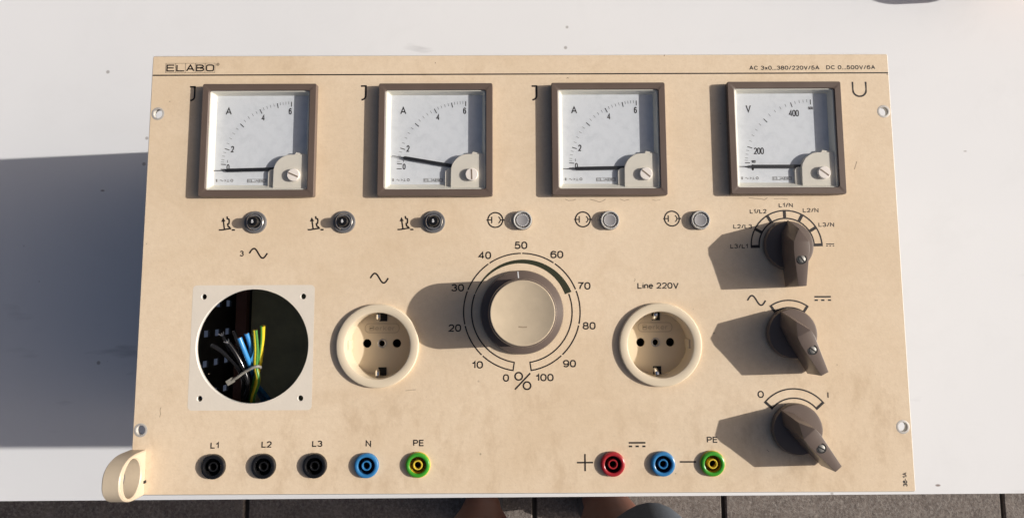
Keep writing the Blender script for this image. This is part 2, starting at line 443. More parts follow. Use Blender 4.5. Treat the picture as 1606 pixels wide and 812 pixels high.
# ------------------------------------------------------------------ ground with paving slabs
ground = bpy.data.objects.new('ground', bpy.data.meshes.new('ground'))
gv = 12000
ground.data = mesh_from('ground', [(-gv, -gv, -8), (gv, -gv, -8), (gv, gv, -8), (-gv, gv, -8)], [(0, 1, 2, 3)])
ground.data.materials.append(M_joint)
COL.objects.link(ground)
ground['kind'] = 'structure'
row_x = {0: [-1563, -1063, -513, 37, 399, 934, 1434, 1934]}
ry = [-1700, -1220, -740, -260, 220, 700, 1180]
for j in range(len(ry) - 1):
    xs = [-1563, -1063, -513, 37, 399, 934, 1434, 1934] if ry[j] == -740 else [-1800 + 480 * i + (j % 2) * 240 for i in range(9)]
    for a, b in zip(xs[:-1], xs[1:]):
        hx, hy = (b - a) / 2 - 4, (ry[j + 1] - ry[j]) / 2 - 4
        me = mesh_from('paving_slab', *prism(rrect(hx, hy, 6, 2), -40, random.uniform(-1.5, 1.5), 3))
        o = link('paving_slab', me, M_slab, ground, ((a + b) / 2, (ry[j] + ry[j + 1]) / 2, 0))

# ------------------------------------------------------------------ table
tbl = bpy.data.objects.new('table', None); COL.objects.link(tbl)
tbl.location = (0, 0.2, 0)
tbl['label'] = 'white laminate table with specks of dirt, under the instrument'
tbl['category'] = 'table'
th = TABLE_Z * 1000
tv, tf = prism([(-880, -411.2), (880, -406.0), (880, 360), (-880, 360)], th - 28, th, 0.8)
link('table_top', mesh_from('table_top', tv, tf), M_table, tbl)
for x in (-800, 800):
    for y in (-340, 300):
        link('leg', mesh_from('leg', *prism(rrect(20, 20, 4, 3), 0, th - 28)), M_tleg, tbl, (x, y, 0))
link('apron', mesh_from('apron', *box(-780, -12, th - 90, 780, 12, th - 28.5)), M_tleg, tbl, (0, -340, 0))
link('apron', mesh_from('apron', *box(-780, -12, th - 90, 780, 12, th - 28.5)), M_tleg, tbl, (0, 300, 0))

# ------------------------------------------------------------------ the instrument: an Empty on the table, panel plane at z = 0 of FP
psu = bpy.data.objects.new('bench_power_supply', None); COL.objects.link(psu)
psu.location = (0, 0, TABLE_Z)
psu['label'] = 'beige electrical power supply panel with four meters lying face up on the white table'
psu['category'] = 'power supply'
D0 = DEPTH * 1000
def part(name, vf_or_me, material, loc=(0, 0, 0), rot=0.0, parent=None, smooth=35):
    me = vf_or_me if isinstance(vf_or_me, bpy.types.Mesh) else mesh_from(name, *vf_or_me, smooth)
    if parent is None:
        loc = (loc[0], loc[1], loc[2] + D0); parent = psu
    return link(name, me, material, parent, loc, rot)

METERS = [(-168.7, 81.5), (-55.1, 81.5), (56.2, 81.6), (170.0, 81.9)]
RACK = [(-236, 100), (-236.4, -99.8), (236.2, 100), (235.8, -99.8)]
HOLE = (-169.4, -48.8); HR = 35.3
SOCK = [(-90.5, -48.9), (86.4, -48.9)]
BAN = [(-190.2, -121.6), (-159.3, -121.5), (-127.9, -121.3), (-96.1, -121.3), (-64.6, -121.1), (55.2, -121.1), (86.1, -121.1), (116.6, -121.1)]
PATCH = (-169.5, -49.5)
PSCR = [(PATCH[0] + sx * 31.3, PATCH[1] + sy * 31.4) for sx in (-1, 1) for sy in (-1, 1)]
W2, H2 = 241.3, 138.7
holes = [rrect(33.5, 33.5, 2, 3, c_) for c_ in METERS] + [circ(x, y, 2.9, 24) for x, y in RACK] + [circ(*HOLE, HR, 96)]
holes += [circ(x, y, 22.5, 64) for x, y in SOCK] + [circ(x, y, 5.6, 32) for x, y in BAN] + [circ(x, y, 1.75, 20) for x, y in PSCR]
pm = plate('front_panel', rrect(W2, H2, 1.2, 3), holes, 0.0, 4.0, 0.5)
pm.materials.append(M_panel); pm.materials.append(M_edge)
for p in pm.polygons:
    p.material_index = 0 if p.normal.z > 0.95 else 1
panel = part('front_panel', pm, None)
# pale square where a socket flange kept the paint from fading
part('unfaded_square', plate('unfaded_square', rrect(38.5, 38.6, 2.6, 5, PATCH), [circ(*HOLE, HR + 0.05, 96)] + [circ(x, y, 1.8, 20) for x, y in PSCR], 0.05, 0.04), M_patch, parent=panel)
for i, (x, y) in enumerate(RACK):
    part('bare_metal_ring', lathe([(4.2, 0.02), (4.0, 0.10), (2.95, 0.04), (2.85, -1.2)], 32, close_top=False), M_zinc, (x, y, 0), parent=panel)

# case walls with vent slots
CX, CY = 220.0, 132.0
def wall(name, length, zrange, slots, rotm, loc):
    hs = []
    if slots:
        for a in slots[0]:
            for b in slots[1]:
                hs.append([(a - 2.3, b - 5), (a + 2.3, b - 5), (a + 2.3, b + 5), (a - 2.3, b + 5)])
    me = plate(name, [(-length / 2, zrange[0]), (length / 2, zrange[0]), (length / 2, zrange[1]), (-length / 2, zrange[1])], hs, 0.0, 1.5)
    me.transform(rotm)
    me.transform(Matrix.Translation(Vector(loc) * MM))
    me.materials.append(M_alu); me.materials.append(M_inside)
    cen = Vector((0, 0, -0.13))
    for p in me.polygons:
        inner = (cen - p.center).dot(p.normal) > 0.05
        p.material_index = 1 if inner or p.area < 3e-5 else 0
    return part(name, me, None)
zs = [-16 - 19.4 * i for i in range(12)]
ys = [-127 + 20.8 * i for i in range(13)]
mL = Matrix(((0, 0, 1, 0), (1, 0, 0, 0), (0, 1, 0, 0), (0, 0, 0, 1)))        # plate x->world y, y->world z
mB = Matrix(((1, 0, 0, 0), (0, 0, -1, 0), (0, 1, 0, 0), (0, 0, 0, 1)))
wall('case_wall', 2 * CY, (-D0 + 1.6, -4.1), (ys, zs), mL, (-CX, 0, 0))
wall('case_wall', 2 * CY, (-D0 + 1.6, -4.1), None, mL, (CX, 0, 0))
wall('case_wall', 2 * CX - 2, (-D0 + 1.6, -4.1), ([-200 + 20.8 * i for i in range(20)], zs), mB, (0, -CY, 0))
wall('case_wall', 2 * CX - 2, (-D0 + 1.6, -4.1), None, mB, (0, CY, 0))
part('back_plate', box(-CX, -CY, -D0 + 0.1, CX, CY, -D0 + 1.5), M_inside)
part('mounting_plate', box(-206, -126, -106, -60, 30, -103), M_plate)
part('mounting_strip', box(-216, -100, -104, -208, 30, -97, 0.6), M_rust)
part('mounting_strip', box(-216, -126, -104, -60, -118, -97, 0.6), M_rust)

# lifting handle, lower left corner
def dprof(hy, h0, n_=28):
    P = [(-hy, 0)]
    for i in range(n_ + 1):
        a = math.pi - math.pi * i / n_
        c_, s_ = math.cos(a), math.sin(a)
        P.append((hy * math.copysign(abs(c_) ** 0.85, c_), h0 + (30.5 - h0) * abs(s_) ** 0.9))
    P.append((hy, 0)); return P
hm = plate('handle', dprof(13.5, 10), [[(11.2 * math.cos(2 * math.pi * i / 40), 15.6 + 10.3 * math.sin(2 * math.pi * i / 40)) for i in range(40)]], 0.0, 10.6, 0.7)
hm.transform(mL); shade(hm, 40)
part('handle', hm, M_handle, (-232.0, -125.0, 0.0))
part('slit_shade', box(-231.9, -131.2, 0, -231.3, -129.6, 2.2), M_pit)  # near-black block paints the dark of a slit at the handle foot

# ------------------------------------------------------------------ printing on the panel
TXT = [('3', -179.31, 7.24, 2.63, 3.65), ('Line 220V', 73.09, -14.13, 26.17, 3.90), ('50', -4.62, 11.24, 8.22, 4.79), ('40', -27.63, 4.96, 8.18, 4.78),
 ('60', 18.21, 5.31, 8.24, 4.78), ('30', -44.77, -15.36, 8.12, 4.72), ('70', 35.21, -14.51, 8.22, 4.73), ('20', -46.43, -40.49, 8.07, 4.66),
 ('80', 38.07, -39.43, 8.17, 4.67), ('10', -31.6, -63.24, 7.0, 4.61), ('90', 25.46, -62.72, 8.11, 4.61), ('0', -12.17, -71.33, 3.84, 4.61),
 ('100', 8.22, -71.16, 11.26, 4.58), ('L1/N', 165.04, 37.40, 8.98, 2.78), ('L1/L2', 146.28, 33.43, 10.70, 2.85), ('L2/N', 180.30, 34.07, 10.05, 2.78),
 ('L2/L3', 135.33, 23.85, 12.02, 2.76), ('L3/N', 189.87, 24.79, 10.03, 2.76), ('L3/L1', 132.89, 11.20, 11.31, 2.82), ('O', 146.39, -81.90, 4.01, 4.44),
 ('I', 189.9, -82.29, .60, 4.02), ('PE', 113.83, -108.83, 6.76, 3.72), ('L1', -192.77, -110.98, 5.32, 3.94), ('L2', -161.31, -110.57, 6.33, 3.90),
 ('L3', -130.05, -110.23, 6.37, 3.82), ('N', -97.07, -110.37, 3.40, 4.07), ('PE', -67.73, -110.10, 6.76, 3.90),
 ('AC 3x0...380/220V/5A', 149.83, 128.01, 46.02, 2.77), ('DC 0...500V/6A', 200.36, 128.2, 32.13, 2.75)]
BOLD = {'L1/N', 'L1/L2', 'L2/N', 'L2/L3', 'L3/N', 'L3/L1', 'N', 'PE', 'AC 3x0...380/220V/5A', 'DC 0...500V/6A'}
for t, x, y, wd, cap in TXT:
    printed('printed_lettering', text(t, 0, 0, wd, cap, 0.18 if t in BOLD else 0.178, 0.27 if t in BOLD else 0.225), panel, loc=(x, y))
printed('printed_lettering', text('36-1A', 0, 0, 8.5, 2.6, 0.2), panel, loc=(236.3, -135.4), rot=R(90))
printed('printed_rule', ([(-W2 + .6, 125.2, 0), (W2 - .6, 125.4, 0), (W2 - .6, 126.2, 0), (-W2 + .6, 126.0, 0)], [(0, 1, 2, 3)]), panel)
# U and the three J shaped current signs
printed('printed_letter', ribbon([(0, 9.9), (0, 4)] + arc(4.3, 4.3, 4.3, 4.1, 184, 356, 18) + [(8.6, 4), (8.6, 9.9)], 1.15), panel, loc=(217.0, 109.9))
for x, y in ((-215.9, 108.4), (-104.4, 108.6), (7.0, 108.2)):
    printed('printed_letter', ribbon([(0, 9.4), (3.2, 9.4), (3.2, 2.8)] + arc(0.2, 2.9, 3.0, 2.7, -5, -85, 8), 1.1), panel, loc=(x, y))
# maker's letters in five boxes
def boxed_logo(x0, y0, wd, hh, lw, sw):
    cell = wd / 5; V, F = [], []
    V, F = join((V, F), ribbon([(x0, y0), (x0 + wd, y0), (x0 + wd, y0 + hh), (x0, y0 + hh)], lw, True))
    for i in range(1, 5):
        V, F = join((V, F), ribbon([(x0 + cell * i, y0), (x0 + cell * i, y0 + hh)], lw, False, 0.004))
    for i, ch in enumerate('ELABO'):
        g = G[ch][1]
        if ch == 'O': g = [(1, sup(.36, .5, .36, .5, .45, 32))]
        gw = G[ch][0]; m_ = cell * 0.14; my = hh * 0.19
        for cl, pts in g:
            P = [(x0 + cell * i + m_ + p[0] / gw * (cell - 2 * m_), y0 + my + p[1] * (hh - 2 * my)) for p in pts]
            V, F = join((V, F), ribbon(P, sw, bool(cl), 0.008))
    return V, F
printed('printed_logo', boxed_logo(0, 0, 32.2, 6.3, 0.17, 0.82), panel, loc=(-232.4, 127.3))
printed('printed_symbol', join(ribbon(circ(0, 0, 0.9, 20), 0.2, True), text('R', -0.35, -0.5, 0.7, 1.0, 0.2)), panel, loc=(-198.4, 132.8))
# sine waves, direct current signs, plus and minus
def sine(wd, amp, sw): return ribbon([(wd * i / 28, amp * math.sin(2 * math.pi * i / 28)) for i in range(29)], sw)
for x, y, wd in ((-173.2, 9.2, 11.4), (-96.0, -6.8, 11.3), (142.5, -21.7, 11.4)):
    printed('printed_symbol', sine(wd, 3.05, 1.0), panel, loc=(x, y))
def dc(wd, gap, sw):
    V, F = ribbon([(0, 0), (wd, 0)], sw)
    for a, b in ((0, .20), (.40, .60), (.81, 1)): V, F = join((V, F), ribbon([(wd * a, -gap), (wd * b, -gap)], sw))
    return V, F
for x, y, wd, gap, sw in ((194.2, 13.75, 5.0, 1.15, 0.6), (184.95, -19.55, 10.4, 2.15, 1.0), (65.5, -108.6, 10.3, 2.15, 1.0)):
    printed('printed_symbol', dc(wd, gap, sw), panel, loc=(x, y))
printed('printed_symbol', join(ribbon([(-5, 0), (5, 0)], .95), ribbon([(0, -5.1), (0, 5.1)], .95, z=.004)), panel, loc=(38.3, -120.3))
printed('printed_symbol', ribbon([(-5, 0), (5, 0)], .95), panel, loc=(101.7, -120.15))
printed('printed_symbol', join(ribbon(circ(-2.34, 0, 2.3, 24), .95, True), ribbon(circ(2.85, -5.75, 2.3, 24), .95, True), ribbon([(4.94, 1.9), (-4.67, -8.0)], .95, z=.004)), panel, loc=(0, -68.06))
# large percentage scale
KC = (-0.15, -28.2)
def pol(r, a): return (r * math.sin(a), r * math.cos(a))          # angle clockwise from the top
A0 = -171.5; AS = 34.3
V, F = [], []
for i in range(10):
    g0 = 0.75 if i else 0; g1 = 0.75 if i < 9 else 0
    V, F = join((V, F), ribbon([pol(36.75, R(A0 + AS * i + g0 + (AS - g0 - g1) * j / 14)) for j in range(15)], 0.82))
for a0, a1 in ((A0, A0 + 3 * AS - 1), (A0 + 7 * AS + 1.0, A0 + 10 * AS)):
    V, F = join((V, F), ribbon([pol(31.7, R(a0 + (a1 - a0) * j / 30)) for j in range(31)], 0.82))
for a in (A0 + .4, -A0 - .4):
    V, F = join((V, F), ribbon([pol(31.4, R(a)), pol(37.05, R(a))], 0.75, z=.004))
printed('percentage_scale', (V, F), panel, loc=KC)
V, F = [], []
for j in range(41):
    t = j / 40; a = R(A0 + 3 * AS - 0.3 + (4 * AS + 0.2) * t); hw = 0.25 + 1.95 * t
    V += [(*pol(31.6 - hw, a), 0), (*pol(31.6 + hw, a), 0)]
F = [(2 * j, 2 * j + 1, 2 * j + 3, 2 * j + 2) for j in range(40)]
printed('wedge_mark', (V, F), panel, material=M_wedge, loc=KC)
# switch scales
def fan(r0, r1, angs, lw, bw):
    a0, a1 = angs[0], angs[-1]; V, F = [], []
    for r in (r0, r1):
        V, F = join((V, F), ribbon([pol(r, R(a0 + (a1 - a0) * j / 40)) for j in range(41)], lw))
    for q, a in enumerate(angs):
        V, F = join((V, F), ribbon([pol(r0 - lw / 2, R(a)), pol(r1 + lw / 2, R(a))], bw, z=.004))
    return V, F
SW = [(168.9, 12.7), (168.4, -42.3), (168.8, -100.4)]
printed('switch_scale', fan(17.6, 22.6, [-91 + 29.9 * i for i in range(7)], 0.9, 1.9), panel, loc=SW[0])
printed('switch_scale', fan(16.1, 20.6, [-33.5, 35.0], 0.9, 1.6), panel, loc=SW[1])
printed('switch_scale', fan(18.3, 24.0, [-48.0, 49.5], 0.9, 1.6), panel, loc=SW[2])
# hairline cracks and scuffs in the paint
def squig(pts, wd): return ribbon(pts, wd)
for x, y, P, wd in ((28, 42.6, [(0, .6), (2, -.4), (5, -.2), (7, .5)], .3), (44, 42.2, [(0, .8), (3, 0), (6, -1.0), (8, -.4), (10, .9)], .34), (63, 42.6, [(0, .5), (3, -.6), (6, .2)], .3), (84, 42.4, [(0, .3), (2, -.3), (5, 0)], .26),
                     (146, 43.2, [(0, .5), (4, 0), (8, -.4), (10, -.9), (12, .4)], .36), (162, 42.6, [(0, .2), (5, .5), (9, 0)], .3), (215, 62, [(0, 0), (.9, 2.6), (1.8, 5.0)], .42), (204.6, 84, [(0, 0), (.3, .9)], .5),
                     (71, -9.5, [(0, 0), (.8, .9), (.5, 1.8)], .28), (-196, -66, [(0, 0), (.6, .3)], .5), (-229, 108, [(0, 0), (.7, .3)], .45), (-225, -92, [(0, 0), (.5, 2), (0, 4.2), (.6, 6)], .3), (-73, -76.6, [(0, 0), (4, .5), (6.5, .6)], .3),
                     (30, 122.5, [(0, 0), (.5, .8), (1.4, .2)], .3), (94.2, 137.4, [(0, 0), (.3, 1.0)], .5), (-56, 133, [(0, 0), (0, .9)], .45), (150.5, -113, [(0, 0), (1.6, -1.3)], .3), (196.8, -62, [(0, 0), (.3, .4)], .6), (129, 92, [(0, 0), (.8, .3)], .4)):
    printed('paint_scuff', squig(P, wd), panel, 0.05, M_scuff, loc=(x, y))
# breaker signs and lamp signs
BRK = [(-169.8, 28.9), (-113.2, 28.9), (-55.9, 28.8)]
def brk_sign():
    V, F = ribbon([(-23.4, -4.8), (-21.5, -4.75), (-18.2, -4.2), (-16.3, -3.9), (-15.6, -4.0)], 0.95)
    V, F = join((V, F), ribbon([(-15.2, -4.8), (-13.2, -4.8)], 1.0), ribbon([(-19.85, -4.5), (-20.75, 1.0)], 0.9, z=.004))
    V, F = join((V, F), ([(-22.1, 0.5, .008), (-19.4, 0.7, .008), (-20.95, 3.2, .008)], [(0, 1, 2)]))
    V, F = join((V, F), ribbon([(-18.5, 3.9), (-18.3, 2.4), (-17.2, 2.1), (-17.0, 0.9), (-17.1, -0.6), (-17.9, -1.0), (-17.5, -2.6), (-16.4, -3.2), (-16.3, -4.0)], 0.95, z=.006))
    return V, F
for x, y in BRK: printed('breaker_symbol', brk_sign(), panel, loc=(x, y))
def lamp_sign():
    V, F = ribbon(circ(0, 0, 4.75, 36), .85, True)
    return join((V, F), ribbon([(-5.6, 0), (-2.3, 0)], .7, z=.004), ribbon([(-2.3, 2.1), (-2.3, -2.1)], .7, z=.006), ribbon([(4.4, 0), (5.8, 0)], .9, z=.004),
                ribbon([(3.4, 0), (4.6, 0)], .7, z=.005), ribbon(arc(-0.2, 0, 3.4, 2.6, -50, 50, 10), .6, z=.006))
for x, y in ((-16.8, 29.9), (39.2, 30.1), (96.2, 30.4)): printed('lamp_symbol', lamp_sign(), panel, loc=(x, y))

# ------------------------------------------------------------------ four square meters
def sq(h, z, r, n_=4): return [(x, y, z) for x, y in rrect(h, h, r, n_)]
def sqxy(x0, x1, y0, y1, z, r, n_=4):
    return [(x + (x0 + x1) / 2, y + (y0 + y1) / 2, z) for x, y in rrect((x1 - x0) / 2, (y1 - y0) / 2, r, n_)]
bez_me = mesh_from('bezel', *loops([sq(36.0, 0.06, 1.2), sq(36.3, 0.9, 1.2), sq(36.75, 1.0, 1.2), sq(36.75, 5.0, 1.2), sq(36.4, 5.6, 1.1), sq(32.7, 5.6, 1.5), sq(32.35, 5.35, 1.5), sq(32.3, 3.6, 1.5), sq(33.0, 3.5, 1.5), sq(33.0, 0.06, 1.5)]), 30)
fun_me = mesh_from('inner_frame', *loops([sqxy(-32.28, 32.28, -32.28, 32.28, 4.1, 1.4), sqxy(-31.7, 31.7, -31.7, 31.7, 4.0, 1.2), sqxy(-29.4, 29.8, -28.4, 30.4, -0.8, 0.6), sqxy(-29.4, 29.8, -28.4, 30.4, -1.2, 0.6)]), 25)
dial_me = mesh_from('dial_face', [(x, y, -0.8) for x, y in ((-29.8, -28.8), (30, -28.8), (30, 30.6), (-29.8, 30.6))], [(0, 1, 2, 3)])
glass_me = mesh_from('window_pane', [(x, y, 4.9) for x, y in ((-32.3, -32.3), (32.3, -32.3), (32.3, 32.3), (-32.3, 32.3))], [(0, 1, 2, 3)])
cov = [(9.8, -31.9)] + [(9.8 + 11 - 11 * math.cos(R(a)), -20.2 + 11 * math.sin(R(a))) for a in range(0, 91, 9)] + [(32.0, -9.2), (32.0, -31.9)]
cv, cf = prism(cov, -0.78, 3.0, 0.35)
cv, cf = join((cv, cf), prism([(23.0, -9.3), (24.0, -7.7), (32.0, -9.3), (32.0, -10.5), (23.0, -10.5)], -0.7, 2.4))
cv, cf = join((cv, cf), prism(rrect(3, 7.0, 2.5, 4, (9.0, -25.5)), -0.7, 1.2, .2))
cov_me = mesh_from('corner_cover', cv, cf, 30)
scr_me = mesh_from('adjusting_screw', *lathe([(4.0, 2.9), (4.0, 5.0), (3.7, 5.35), (0.01, 5.4)], 32, close_top=False), 40)
slot_me = mesh_from('screw_slot', *box(-3.3, -0.45, 5.0, 3.3, 0.45, 5.46))
DC_ = (19.05, -18.1)
def scale_angle(pts, v):
    for (v0, a0), (v1, a1) in zip(pts[:-1], pts[1:]):
        if v <= v1 + 1e-9: return a0 + (a1 - a0) * (v - v0) / (v1 - v0)
def ticks(pts, step, major, thin):
    V, F = [], []; v = 0
    nmax = pts[-1][0]
    i = 0
    while i * step <= nmax + 1e-6:
        v = i * step; i += 1
        if thin(v): continue
        a = R(scale_angle(pts, v)); mj = abs(v / major - round(v / major)) < 1e-6
        r0, r1, wd = (41.2, 44.4, .5) if mj else (42.7, 44.6, .2)
        d = (-math.cos(a), math.sin(a))
        V, F = join((V, F), ribbon([(DC_[0] + d[0] * r0, DC_[1] + d[1] * r0), (DC_[0] + d[0] * r1, DC_[1] + d[1] * r1)], wd))
    return V, F
PA = [(0, 0), (1, 4.3), (1.4, 8.2), (2, 17.8), (2.5, 30), (3, 42.3), (3.5, 53.2), (4, 62.6), (5, 78), (6, 90)]
PV = [(0, 0), (100, 3.6), (140, 7.8), (200, 17.5), (250, 31), (300, 45.6), (350, 60.5), (400, 73.0), (450, 82.2), (500, 90)]
def meter(cx, cy, kind, needle, slot_rot):
    b = link('voltmeter' if kind == 'V' else 'ammeter', bez_me, M_bezel, psu, (cx, cy, D0))
    link('inner_frame', fun_me, M_funnel, b)
    link('dial_face', dial_me, M_dial, b)
    zt = -0.72
    def tx(t, x, y, wd, cap, st): printed('dial_figure', text(t, -wd / 2, -cap / 2, wd, cap, st, 0.2), b, zt, loc=(x, y))
    if kind == 'A':
        printed('dial_scale', ticks(PA, 0.2, 1, lambda v: 0 < v < 0.9), b, zt)
        tx('A', -21.6, 20.2, 3.9, 4.9, .14); tx('6', 18.4, 20.0, 2.0, 4.2, .15); tx('4', 1.0, 15.8, 2.2, 4.2, .14)
        tx('2', -18.2, -4.9, 2.1, 4.2, .15); tx('0', -20.6, -16.7, 1.9, 3.8, .15); tx('1', -21.2, -13.0, .6, 1.8, .2)
    else:
        printed('dial_scale', ticks(PV, 20, 100, lambda v: 0 < v < 90), b, zt)
        tx('V', -21.7, 20.4, 3.4, 4.9, .14); tx('400', 7.9, 17.3, 6.6, 4.4, .14); tx('500', 18.9, 20.6, 3.3, 1.9, .18)
        tx('200', -16.0, -7.6, 6.6, 4.4, .14); tx('100', -19.8, -14.6, 2.9, 1.8, .2); tx('0', -20.4, -18.4, 1.5, 4.0, .2)
    printed('dial_logo', boxed_logo(0, 0, 12.2, 2.3, .16, .26), b, zt, M_ghost, loc=(-7.8, -26.8))
    V, F = ribbon([(0, .9), (0, -.9)], .8)
    V, F = join((V, F), sine(2.0, .45, .3)); V = [(x + (0 if i < 4 else 2.2), y, z) for i, (x, y, z) in enumerate(V)]
    V, F = join((V, F), ribbon([(5.0, .6), (6.0, 0), (5.0, -.6)], .3), ribbon([(7.3, .8), (7.3, -.7)], .3), ribbon([(6.5, -.75), (8.1, -.75)], .3), ribbon(circ(9.8, 0, .75, 10), .4, True))
    printed('dial_symbols', (V, F), b, zt, M_ghost, loc=(-27.6, -25.4))
    a = R(needle); d = Vector((-math.cos(a), math.sin(a), 0)); nrm = Vector((d.y, -d.x, 0))
    c0 = Vector((DC_[0], DC_[1], 0.4)); V = []
    for r, hw in ((2, 1.2), (39.8, 1.1), (41.2, 0.28), (48.2, 0.14)):
        p = c0 + d * r
        V += [tuple(p + nrm * hw + Vector((0, 0, .12))), tuple(p - nrm * hw + Vector((0, 0, .12))), tuple(p - nrm * hw), tuple(p + nrm * hw)]
    F = [(3, 2, 1, 0), (12, 13, 14, 15)]
    for j in range(3):
        for q in range(4): F.append((4 * j + q, 4 * j + (q + 1) % 4, 4 * j + 4 + (q + 1) % 4, 4 * j + 4 + q))
    link('pointer', mesh_from('pointer', V, F), M_needle, b)
    link('corner_cover', cov_me, M_ivory, b)
    link('adjusting_screw', scr_me, M_ivory_screw, b, (23.3, -22.8, 0))
    link('screw_slot', slot_me, M_slot, b, (23.3, -22.8, 0), R(slot_rot))
    link('window_pane', glass_me, M_glass, b)
M_ivory_screw = mat('screw_plastic', (0.78, 0.72, 0.66), 0.4)
M_slot = mat('screw_slot_shade', (0.20, 0.15, 0.11), 0.6)
meter(*METERS[0], 'A', -1.2, -24)
meter(*METERS[1], 'A', 10.0, 92)
meter(*METERS[2], 'A', -0.8, -40)
meter(*METERS[3], 'V', 0.2, -37)

# ------------------------------------------------------------------ breakers and lamps
for i, (x, y) in enumerate(BRK):
    b = part('circuit_breaker', lathe([(7.1, 0.05), (7.1, 1.1), (6.8, 1.5), (6.1, 1.5), (5.9, 1.2), (5.0, 1.2), (5.0, 2.0), (4.5, 2.3), (4.0, 2.3), (3.9, 0.8), (3.3, 0.8)], 40), M_bgrey if 'grey_breaker' in MATS else mat('grey_breaker', (0.16, 0.155, 0.155), 0.28, var=.1, vscale=200), (x, y, 0))
    M_bgrey = MATS['grey_breaker']
    part('button', lathe([(3.25, 0.6), (3.25, 6.2), (2.9, 6.7), (2.2, 6.75)], 32), M_black, (0, 0, 0), parent=b)
    part('collar_ring', lathe([(5.35, 1.1), (5.35, 2.3), (5.1, 2.55), (4.8, 2.55), (4.6, 2.2), (4.6, 1.0)], 36, close_top=False), M_chrome, (0.2, 0, 0), parent=b)
    printed('button_figure', text('5', -.75, -1.0, 1.5, 2.1, .22), b, 6.83, M_white)
for x, y in ((0.5, 29.5), (56.2, 29.3), (113.9, 29.2)):
    b = part('indicator_lamp', lathe([(6.15, 0.05), (6.15, 0.9), (5.6, 1.0), (5.2, 0.8)], 40, close_top=False), M_lampdark, (x, y, 0))
    part('lamp_lens', lathe([(5.95, 0.85), (5.95, 2.9), (5.7, 3.25), (5.3, 3.3), (5.0, 3.0), (4.5, 1.3), (0.3, 1.2)], 40), M_lens, parent=b)
    part('lamp_insert', lathe([(4.25, 1.25), (4.2, 2.3), (3.9, 2.75), (3.4, 2.75), (3.1, 2.65)], 36), M_lamp, parent=b)
    V, F = [], []
    for j in range(18):
        a = 2 * math.pi * j / 18
        V, F = join((V, F), ribbon([(3.65 * math.cos(a - .1), 3.65 * math.sin(a - .1)), (3.65 * math.cos(a + .1), 3.65 * math.sin(a + .1))], .3))
    printed('lens_rim', (V, F), b, 2.8, M_white)

# ------------------------------------------------------------------ mains sockets
for (x, y) in SOCK:
    dp = -14.6
    b = part('mains_socket', lathe([(25.9, 0.05), (25.9, 1.8), (25.3, 2.6), (24.5, 2.8), (21.4, 2.8), (20.7, 2.5), (20.4, 1.8), (20.0, dp)], 96, close_top=False), M_cream, (x, y, 0))
    fl = plate('socket_floor', circ(0, 0, 20.05, 72), [circ(-9.6, .5, 2.75, 28), circ(9.6, .5, 2.75, 28), circ(0, .5, 1.9, 24)], dp, 2.0)
    f = part('socket_floor', fl, M_cream, parent=b)
    part('contact_cavity', lathe([(3.2, dp - 14), (3.2, dp - 1.9)], 24, close_top=False, close_bot=True), M_pit, (-9.6, .5, 0), parent=b)
    part('contact_cavity', lathe([(3.2, dp - 14), (3.2, dp - 1.9)], 24, close_top=False, close_bot=True), M_pit, (9.6, .5, 0), parent=b)
    part('contact_cavity', lathe([(2.4, dp - 8), (2.4, dp - 1.9)], 24, close_top=False, close_bot=True), M_pit, (0, .5, 0), parent=b)
    part('screw_ferrule', lathe([(2.9, dp + .02), (2.9, dp + .35), (2.5, dp + .5), (2.0, dp + .3), (1.9, dp - .6)], 28, close_top=False), M_steel, (0, .5, 0), parent=b)
    for s in (-1, 1):
        part('clip_recess', box(-2.6, -2.6, dp, 2.6, 2.6, dp + .3), M_pit, (0.6, s * 17.2, .05), parent=b)
        v, f2 = tube([(0.2, s * 19.6, dp + 9), (0.0, s * 17.4, dp + 7.5), (-0.4, s * 16.2, dp + 5), (-0.2, s * 17.2, dp + 1.0)], [1.3, 1.5, 1.4, 1.0], 8)
        part('earth_clip', (v, f2), M_chrome, (-1.2, 0, 0), parent=b)
    for s in (-1, 1):     # side guides moulded into the wall
        part('guide_rib', box(s * 19.75 - .7, -3.0, dp, s * 19.75 + .7, 3.0, -4, .2), M_cream, (0, 0, 0), parent=b)
    part('maker_lozenge', join(ribbon(rrect(11.0, 2.9, 2.6, 6), .45, True), text('Berker', -8.2, -1.7, 16.4, 3.4, .13)), M_emboss_shade if 'emboss_shade' in MATS else mat('emboss_shade', (0.50, 0.41, 0.29), 0.4), (0, 10.2, dp + .16), parent=b)  # flat ribbons, darker colour paints the shade of raised lettering
    M_emboss_shade = MATS['emboss_shade']

# ------------------------------------------------------------------ main rotary knob
kb = part('rotary_knob', lathe([(26.0, 1.2), (26.1, 2.4), (25.6, 3.4), (21.0, 4.8), (20.75, 5.4), (20.5, 27.2), (20.1, 28.0), (19.6, 28.2)], 96), M_knob, (KC[0], KC[1] - .2, 0))
part('knob_cap', lathe([(19.35, 27.9), (19.35, 28.5), (19.0, 28.75), (18.6, 28.75), (18.3, 28.62)], 96), M_knobcap, parent=kb)
part('cap_scuff', ribbon([(-2.5, -8.0), (0, -8.3), (2.5, -8.2)], .9), M_capscuff, (0, 0, 28.66), parent=kb)
a = R(-5.5)
mv = []
for r, z in ((21.3, 4.82), (25.4, 3.58)):
    for s in (-.35, .35): mv.append((r * math.sin(a) + s * math.cos(a), r * math.cos(a) - s * math.sin(a), z))
part('index_line', (mv, [(0, 1, 3, 2)]), M_white, parent=kb)
part('shaft_collar', lathe([(12, 0.05), (12, 1.3)], 48), M_black, parent=kb)

